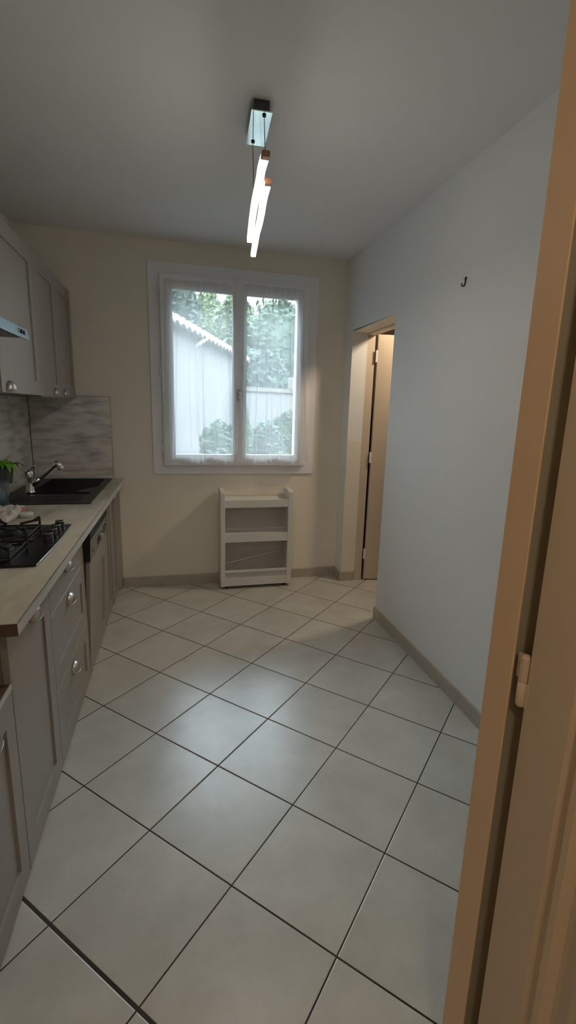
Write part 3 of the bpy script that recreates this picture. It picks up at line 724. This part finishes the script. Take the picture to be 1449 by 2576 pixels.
bm = B(); prism(bm, [(LX + .002, 1.690), (HX - .012, 1.690), (HX - .012, 1.722), (HX - .06, 1.745), (LX + .002, 1.745)], hy0, hy1, 'y'); obj('body', bm, M_hoodunder, hd, bevel=.002)
bm = B(); prism(bm, [(HX - .015, 1.684), (HX, 1.680), (HX + .001, 1.686), (HX - .006, 1.722), (HX - .018, 1.726)], hy0, hy1 + .002, 'y'); fc = obj('front_fascia', bm, M_hood, hd, bevel=.001)
obj('filter', bx(LX + .05, HX - .03, hy0 + .03, hy1 - .03, 1.686, 1.690), M_hoodunder, hd)
bm = B(); prism(bm, rrect(2.115, 2.205, 1.694, 1.712, .0085), HX - .004, HX + .0012, 'x'); cpn = obj('control_slot', bm, M_chrome, fc)
for yy in (2.150, 2.180):
    bm = B(); lathe(bm, [(.0075, 0), (.007, .004), (.001, .0045)], (HX + .001, yy, 1.703), 'x', n=16); obj('button', bm, M_black, cpn)
bm = B(); lathe(bm, [(.009, 0), (.009, -.006), (.006, -.007), (.006, -.017), (.001, -.018)], (HX - .09, 2.16, 1.686), n=16); obj('fixing_screw', bm, M_black, hd)

# ------------------------------------------------------------------ rolling shelf under the window
TY = 3.600; TB = 3.782; tx0, tx1 = .329, .908
tl = thing('rolling_shelf', (.62, 3.69, 0), 'slim white plastic rolling shelf with three tiers below the window', 'shelf trolley')
def side(x0, x1, inner):
    bm = B(); pts = [(TY, .024), (TB, .024), (TB, .775)]
    for i in range(7): a = i / 6 * PI / 2; pts.append((TB - .020 + .020 * math.cos(a), .785 + .022 * math.sin(a)))
    for i in range(7): a = PI / 2 + i / 6 * PI / 2; pts.append((TY + .022 + .022 * math.cos(a), .785 + .022 * math.sin(a) * .9))
    prism(bm, pts, x0, x1, 'x')
    return bm
s = obj('side_panel', side(tx0, tx0 + .036, 1), M_trolley, tl, bevel=.004)
s2 = obj('side_panel', side(tx1 - .040, tx1, -1), M_trolley, tl, bevel=.004)
for k in range(14):
    z = .22 + k * .036
    if .38 < z < .47: continue
    obj('slot_rib', bx(tx1 - .0425, tx1 - .0395, TY + .03, TB - .03, z, z + .006), M_panel, s2)
xi0, xi1 = tx0 + .036, tx1 - .040
def tray(z0, z1, zf):
    bm = B(); box(bm, xi0, xi1, TY + .004, TY + .010, z0, z1); box(bm, xi0, xi1, TY + .010, TB - .006, zf, zf + .005); box(bm, xi0, xi1, TB - .010, TB - .004, zf, z1)
    return bm
obj('tray', tray(.672, .732, .722), M_trolley, tl, bevel=.001)
obj('tray', tray(.392, .462, .452), M_trolley, tl, bevel=.001)
obj('tray', tray(.026, .092, .060), M_trolley, tl, bevel=.001)
obj('rail', bx(xi0, xi1, TY + .003, TY + .012, .138, .160), M_trolley, tl, bevel=.002)
obj('back_panel', bx(xi0, xi1, TB - .006, TB - .003, .092, .725), M_panel, tl, label='greyish frosted back panel')
obj('inner_panel', bx(xi0, xi1, TY + .010, TY + .012, .092, .138), M_panel, tl)
bm = B(); beam(bm, (xi0, TB - .020, .165), (xi1 - .03, TB - .012, .262), .006, .012); obj('loose_rail', bm, M_trolley, tl)
for x in (tx0 + .05, tx1 - .05):
    for y in (TY + .035, TB - .035):
        bm = B(); lathe(bm, [(.011, -.008), (.012, -.006), (.012, .006), (.011, .008)], (x, y, .012), 'x', n=20); box(bm, x - .010, x + .010, y - .006, y + .006, .016, .027); obj('caster', bm, M_rubber, tl)

# ------------------------------------------------------------------ hook on the right wall
bm = B(); hx, hyy, hzz = RX, 2.147, 2.057
tube(bm, catmull([(hx - .0035, hyy - .002, hzz + .020), (hx - .004, hyy - .001, hzz), (hx - .005, hyy, hzz - .014), (hx - .008, hyy + .004, hzz - .020), (hx - .013, hyy + .009, hzz - .018), (hx - .015, hyy + .012, hzz - .006)], 6), [.0030] * 30 + [.0022], n=10)
lathe(bm, [(.006, 0), (.0065, -.003), (.003, -.004)], (hx, hyy, hzz + .013), 'x', n=14)
T(obj('wall_hook', bm, M_hook, smooth=True), 'small dark hook screwed high on the pale right wall', 'hook')
bm = B(); lathe(bm, [(.0026, 0), (.0024, -.0014), (.0005, -.002)], (hx, hyy + .016, hzz + .016), 'x', n=10); T(obj('screw', bm, M_hook, smooth=True), 'tiny dark screw head just left of the wall hook', 'screw')

# ------------------------------------------------------------------ pendant lamp
PZ = 2.540
pl = thing('pendant_lamp', (.355, 2.16, CZ), 'lit LED pendant with two wavy glowing bars hung from a mirror-finish ceiling plate', 'lamp')
bm = B(); prism(bm, [(.318, 2.052), (.379, 2.049), (.391, 2.270), (.330, 2.273)], PZ + .004, CZ); obj('ceiling_box', bm, mat('smoky_chrome', (.10, .10, .09), .22, metal=.9, var=.1), pl, bevel=.001)
bm = B(); prism(bm, [(.307, 2.043), (.388, 2.038), (.403, 2.283), (.322, 2.287)], PZ, PZ + .004); obj('cover_plate', bm, M_mirror, pl, bevel=.0006, label='mirror-finish bottom plate')
k1 = Vector((.360, 2.062, PZ)); k2 = Vector((.347, 2.256, PZ))
for k in (k1, k2):
    bm = B(); lathe(bm, [(.006, 0), (.0078, -.002), (.0072, -.005), (.001, -.0065)], k, n=16); obj('cable_grip', bm, M_black, pl, smooth=True)
ZB = 2.15
PA = [(.271, 1.530), (.274, 1.601), (.281, 1.675), (.286, 1.746), (.292, 1.83), (.2975, 1.892), (.304, 1.957), (.315, 2.064), (.334, 2.235)]
PB = [(.309, 1.690), (.313, 1.755), (.320, 1.830), (.329, 1.908), (.338, 1.995), (.343, 2.055), (.348, 2.125), (.357, 2.21), (.380, 2.425)]
def ends(P):
    a, b = Vector((*P[0], ZB)), Vector((*P[1], ZB)); return a, (a - b).normalized()
def ribbon(bm, pts, w, z0, z1):
    """flat bar with a rectangular section following a curve in plan"""
    rows = []
    for i, q in enumerate(pts):
        q = Vector(q); d = (Vector(pts[min(i + 1, len(pts) - 1)]) - Vector(pts[max(i - 1, 0)])).normalized(); sd = d.cross(Vector((0, 0, 1))).normalized() * w / 2
        c = .0025
        sec = [(-1, z0 + c), (-1, z1 - c), (-.85, z1), (.85, z1), (1, z1 - c), (1, z0 + c), (.85, z0), (-.85, z0)]
        rows.append([bm.verts.new(q + sd * a + Vector((0, 0, b))) for a, b in sec])
    for a, b in zip(rows, rows[1:]):
        for k in range(8): bm.faces.new((a[k], a[(k + 1) % 8], b[(k + 1) % 8], b[k]))
    bm.faces.new(rows[0]); bm.faces.new(rows[-1])
for P in (PA, PB):
    pts = catmull([(x, y, ZB) for x, y in P], 5)
    bm = B(); ribbon(bm, pts, .0220, -.008, .001); br = obj('light_bar', bm, M_tube, pl, label='glowing warm white bar')
    bm = B(); ribbon(bm, pts, .0262, .0012, .0085); obj('housing', bm, M_upglow, br)  # added cover: keeps bar light off the ceiling, glows faintly as fill
    a, d = ends(P); bm = B(); ribbon(bm, [a - d * .001, a + d * .022], .0240, -.0078, .0087); obj('end_cap', bm, M_copper, br)
    b2, d2 = ends(P[::-1]); bm = B(); ribbon(bm, [b2 + d2 * .0002, b2 + d2 * .003], .0230, -.0074, .0086); obj('end_cap', bm, M_alu, br)
bm = B(); tube(bm, [k1 + Vector((0, 0, -.01)), (.2705, 1.524, ZB + .009)], .0014, n=8); obj('cable', bm, M_cable, pl)
bm = B(); tube(bm, [k2 + Vector((0, 0, -.01)), (.2980, 1.90, ZB + .009)], .0014, n=8); obj('cable', bm, M_cable, pl)

# ------------------------------------------------------------------ lamps of hallway and next room (outside the frame, their light is in it)
def globe(name, c, r, m, label):
    g = thing(name, (c[0], c[1], c[2] + r + .03), label, 'lamp')
    bm = B(); bmesh.ops.create_uvsphere(bm, u_segments=24, v_segments=14, radius=r); bmesh.ops.translate(bm, verts=bm.verts[:], vec=c); obj('glass_globe', bm, m, g, smooth=True)
    bm = B(); lathe(bm, [(r * .7, r * .8), (r * .75, r + .03)], c, n=24); obj('base', bm, M_alu, g)
globe('ceiling_lamp', (-.12, -.75, 2.37), .10, M_bulb, 'warm globe lamp on the hallway ceiling')
globe('ceiling_lamp', (2.05, 3.15, 2.37), .10, M_bulb2, 'warm globe lamp in the room beyond the right doorway')
BULB.inputs[1].default_value = 42; BULB2.inputs[1].default_value = 120

# ------------------------------------------------------------------ outside
GZ = -.3
bm = B(); v = [bm.verts.new(p) for p in ((-25, FY + .25, GZ), (30, FY + .25, GZ), (30, 45, GZ), (-25, 45, GZ))]; bm.faces.new(v)
struct('ground', bm, M_grass, 'garden ground outside the window', 'ground')
e = Vector((2.0, 5.7, 0)).normalized(); nn = Vector((e.y, -e.x, 0))
hs = Vector((0, 8, 0)); S0, S1 = -3.2, 5.9; EZ = 2.72
nh = thing('neighbour_house', hs + e * 2 - nn * 1.5 + Vector((0, 0, GZ)), 'white rendered neighbour house with curved clay roof tiles outside the window', 'house')
def HP(s, n, z): p = hs + e * s + nn * n; return Vector((p.x, p.y, z))
bm = B(); q = [(S0, 0), (S1, 0), (S1, -4), (S0, -4)]
a = [bm.verts.new(HP(s, n - .07, GZ)) for s, n in q]; b = [bm.verts.new(HP(s, n - .07, EZ)) for s, n in q]
for i in range(4): bm.faces.new((a[i], a[(i + 1) % 4], b[(i + 1) % 4], b[i]))
bm.faces.new(b); obj('wall', bm, M_rend, nh)
bm = B(); pitch = .30; ns = int((S1 - S0) / pitch) * 12; prevrow = None
rowsn = [0.0, -.4, -.8, -1.2]
grid = []
for r_i, nv_ in enumerate(rowsn):
    row = []
    for i in range(ns + 1):
        s = S0 + i * (S1 - S0) / ns
        zz = EZ + .06 - nv_ * .30 + .04 * abs(math.sin(PI * (s - S0) / pitch))
        row.append(bm.verts.new(HP(s, nv_, zz)))
    grid.append(row)
for a, b in zip(grid, grid[1:]):
    for i in range(ns): bm.faces.new((a[i], a[i + 1], b[i + 1], b[i]))
obj('roof', bm, M_rooftile, nh, solid=.03, keep=True, label='clay tile roof')
bm = B(); row1 = []; row2 = []
for i in range(ns + 1):
    s = S0 + i * (S1 - S0) / ns; w = abs(math.sin(PI * (s - S0) / pitch))
    row1.append(bm.verts.new(HP(s, .004, EZ + .07 + .03 * w))); row2.append(bm.verts.new(HP(s, .004, EZ - .05 + .06 * w)))
for i in range(ns): bm.faces.new((row1[i], row1[i + 1], row2[i + 1], row2[i]))
obj('eave_tiles', bm, M_mortar, nh, solid=.10)
bm = B(); p = HP(-.9, -1.2, 0); box(bm, p.x - .22, p.x + .22, p.y - .22, p.y + .22, EZ, EZ + .45); box(bm, p.x - .28, p.x + .28, p.y - .28, p.y + .28, EZ + .45, EZ + .52); obj('chimney', bm, M_mortar, nh)
gw = thing('garden_wall', (2.6, 12.5, GZ), 'white rendered garden wall beyond the shrubs', 'wall')
bm = B(); prism(bm, [(1.62, 12.1), (4.6, 12.95), (4.55, 13.15), (1.57, 12.3)], GZ, 1.86); obj('wall_body', bm, M_rend, gw)
bm = B(); prism(bm, [(1.58, 12.05), (4.65, 12.90), (4.60, 13.20), (1.53, 12.35)], 1.86, 1.96); obj('coping', bm, M_rooftile, gw)
mb = thing('meter_box', (3.25, 12.66, 1.96), 'small white box with a dark opening on top of the garden wall', 'box')
obj('housing', bx(2.98, 3.50, 12.5, 12.8, 1.96, 2.26), M_rend, mb, bevel=.02); obj('opening', bx(3.17, 3.37, 12.485, 12.52, 2.06, 2.20), M_gasket, mb)

def foliage(c, rx, ry, rz, n, ls, seed, cone=False):
    rnd = random.Random(seed); bm = B()
    bmesh.ops.create_icosphere(bm, subdivisions=4, radius=1)
    c = Vector(c)
    for v in bm.verts:
        d = v.co.normalized(); k = .84 + .26 * noise.noise(d * 2.2 + Vector((seed, 0, 0))) + .10 * noise.noise(d * 6 + Vector((0, seed, 0)))
        w = 1.0
        if cone: w = max(.05, (1 - (d.z + 1) / 2)) ** .8 * 1.3
        v.co = Vector((d.x * rx * k * w, d.y * ry * k * w, d.z * rz * k)) + c
    for _ in range(n):
        d = Vector((rnd.gauss(0, 1), rnd.gauss(0, 1), rnd.gauss(0, 1))).normalized()
        k = .84 + .26 * noise.noise(d * 2.2 + Vector((seed, 0, 0))) + .10 * noise.noise(d * 6 + Vector((0, seed, 0))) + rnd.uniform(-.06, .10)
        w = 1.0
        if cone: w = max(.05, (1 - (d.z + 1) / 2)) ** .8 * 1.3
        p = Vector((d.x * rx * k * w, d.y * ry * k * w, d.z * rz * k)) + c
        a = Vector((rnd.gauss(0, 1), rnd.gauss(0, 1), rnd.gauss(0, 1))).normalized(); b = a.orthogonal().normalized(); s = ls * rnd.uniform(.5, 1.2)
        bm.faces.new([bm.verts.new(p + q) for q in (a * s, b * s * .5, -a * s, -b * s * .5)])
    return bm
def tree(name, c, rx, ry, rz, m, label, cat='tree', seed=1, n=2600, ls=.16, cone=False, group=None):
    base = Vector((c[0], c[1], GZ)); t = thing(name, base, label, cat, group)
    bm = B(); tube(bm, [base, Vector((c[0] + .05, c[1], (c[2] + GZ) / 2)), Vector(c)], [rx * .10, rx * .07, rx * .04], n=10); obj('trunk', bm, M_bark, t, smooth=True)
    obj('foliage', foliage(c, rx, ry, rz, n, ls, seed, cone), m, t, keep=True)
G = 'trees beyond the garden'
tree('broadleaf_tree', (4.35, 19.4, 3.2), 2.0, 1.2, 2.5, M_fol1, 'dark green rounded tree seen through the right curtain', seed=2, group=G)
tree('broadleaf_tree', (7.1, 23.4, 4.25), 2.4, 1.2, 3.2, M_fol1, 'dark green tree at the right edge of the right pane', seed=3, group=G)
tree('conifer_tree', (6.1, 27.5, 4.64), 1.5, 1.2, 3.4, M_fol1, 'pointed dark conifer rising behind the rounded tree', seed=5, cone=True, group=G)
tree('broadleaf_tree', (2.8, 22.7, 4.15), 1.15, .8, 2.3, M_fol2, 'yellow-green tree seen at the middle of the window', seed=6, group=G)
tree('broadleaf_tree', (1.6, 25.5, 4.7), 1.6, 1.0, 2.4, M_fol2, 'yellow-green tree above the neighbour roof', seed=8, group=G)
tree('broadleaf_tree', (-.7, 16.5, 4.4), 1.6, 1.1, 2.6, M_fol3, 'blue-green tree at the left edge above the roof and chimney', seed=9, group=G)
tree('broadleaf_tree', (.5, 19, 2.8), 1.45, .8, 1.6, M_fol3, 'low blue-green tree just over the roof line', seed=12, group=G)
tree('broadleaf_tree', (2.6, 16.4, 2.0), 1.35, .8, 1.6, M_fol3, 'low blue-green tree behind the garden wall', seed=13, group=G)
tree('broadleaf_tree', (9.0, 19.6, 3.2), 1.9, 1.2, 2.6, M_fol3, 'blue-green tree beyond the meter box', seed=14, group=G)
G = 'garden shrubs'
tree('shrub', (.76, 8.0, .80), .36, .34, .42, M_fol1, 'leafy shrub against the white house wall', 'shrub', seed=21, n=1500, ls=.07, group=G)
tree('shrub', (.64, 7.2, .42), .30, .25, .40, M_fol3, 'low shrub below the leafy one by the house wall', 'shrub', seed=22, n=1200, ls=.06, group=G)
tree('shrub', (1.17, 8.4, .75), .17, .17, .78, M_fol1, 'slim upright dark shrub beside the window handle', 'shrub', seed=23, n=1300, ls=.05, group=G)
tree('shrub', (1.76, 9.3, .62), .34, .26, .60, M_fol3, 'bushy shrub in the middle of the right pane', 'shrub', seed=24, n=1500, ls=.07, group=G)
tree('shrub', (2.42, 10.1, .72), .44, .30, .72, M_fol1, 'bushy shrub at the lower right of the right pane', 'shrub', seed=25, n=1600, ls=.07, group=G)
tree('shrub', (1.65, 7.6, .25), .50, .4, .50, M_fol3, 'low wide shrub along the bottom of the right pane', 'shrub', seed=26, n=1700, ls=.07, group=G)

# ------------------------------------------------------------------ sky
w = bpy.data.worlds.new('overcast_sky'); SC.world = w; w.use_nodes = True; nt = w.node_tree; N = nt.nodes; L = nt.links
bg = N['Background']; tc = N.new('ShaderNodeTexCoord'); nz = N.new('ShaderNodeTexNoise'); nz.inputs['Scale'].default_value = 2.5; nz.inputs['Detail'].default_value = 5
L.new(tc.outputs['Generated'], nz.inputs['Vector']); rp = N.new('ShaderNodeValToRGB')
rp.color_ramp.elements[0].position = .35; rp.color_ramp.elements[0].color = (.68, .83, 1, 1); rp.color_ramp.elements[1].position = .65; rp.color_ramp.elements[1].color = (.86, .95, 1, 1)
L.new(nz.outputs[0], rp.inputs[0]); L.new(rp.outputs[0], bg.inputs[0])
# overcast sky: the cloud is far brighter overhead than at the horizon
sx = N.new('ShaderNodeSeparateXYZ'); L.new(tc.outputs['Generated'], sx.inputs[0]); mr = N.new('ShaderNodeMapRange'); mr.interpolation_type = 'SMOOTHSTEP'
L.new(sx.outputs['Z'], mr.inputs[0]); mr.inputs[1].default_value = .18; mr.inputs[2].default_value = .75; mr.inputs[3].default_value = 4.2; mr.inputs[4].default_value = 29; L.new(mr.outputs[0], bg.inputs[1])
po = bpy.data.lights.new('window_portal', 'AREA'); po.shape = 'RECTANGLE'; po.size = 1.1; po.size_y = 1.35; po.cycles.is_portal = True
p = bpy.data.objects.new('window_portal', po); COL.objects.link(p); p.location = (.475, FY + .24, 1.67); p.rotation_euler = (math.radians(-90), 0, 0)
sun = bpy.data.lights.new('hazy_sun', 'SUN'); sun.energy = .6; sun.angle = math.radians(20); sun.color = (1, .96, .9)
s = bpy.data.objects.new('hazy_sun', sun); COL.objects.link(s); s.rotation_euler = (math.radians(48), 0, math.radians(70)); s.location = (6, 0, 12)

# ------------------------------------------------------------------ camera
cd = bpy.data.cameras.new('camera'); cam = bpy.data.objects.new('camera', cd); COL.objects.link(cam); SC.camera = cam
cd.sensor_fit = 'VERTICAL'; cd.sensor_height = 36; cd.sensor_width = 36; cd.lens = 16.5612; cd.shift_x = -.008769; cd.shift_y = -.002121; cd.clip_start = .02; cd.clip_end = 200
rt = Vector((0.968657, -0.246514, 0.030568)); up = Vector((0.022242, 0.20864, 0.97774)); fw = Vector((0.247405, 0.946414, -0.207584))
cam.matrix_world = Matrix(((rt.x, up.x, -fw.x, 0), (rt.y, up.y, -fw.y, 0), (rt.z, up.z, -fw.z, CH), (0, 0, 0, 1)))

vs = SC.view_settings; vs.view_transform = 'Standard'; vs.look = 'None'; vs.gamma = 1; vs.use_curve_mapping = False; vs.exposure = 0.0
cy = SC.cycles; cy.use_denoising = True; cy.max_bounces = 10; cy.diffuse_bounces = 6; cy.transparent_max_bounces = 16; cy.caustics_reflective = False; cy.caustics_refractive = False
cy.sample_clamp_indirect = 6
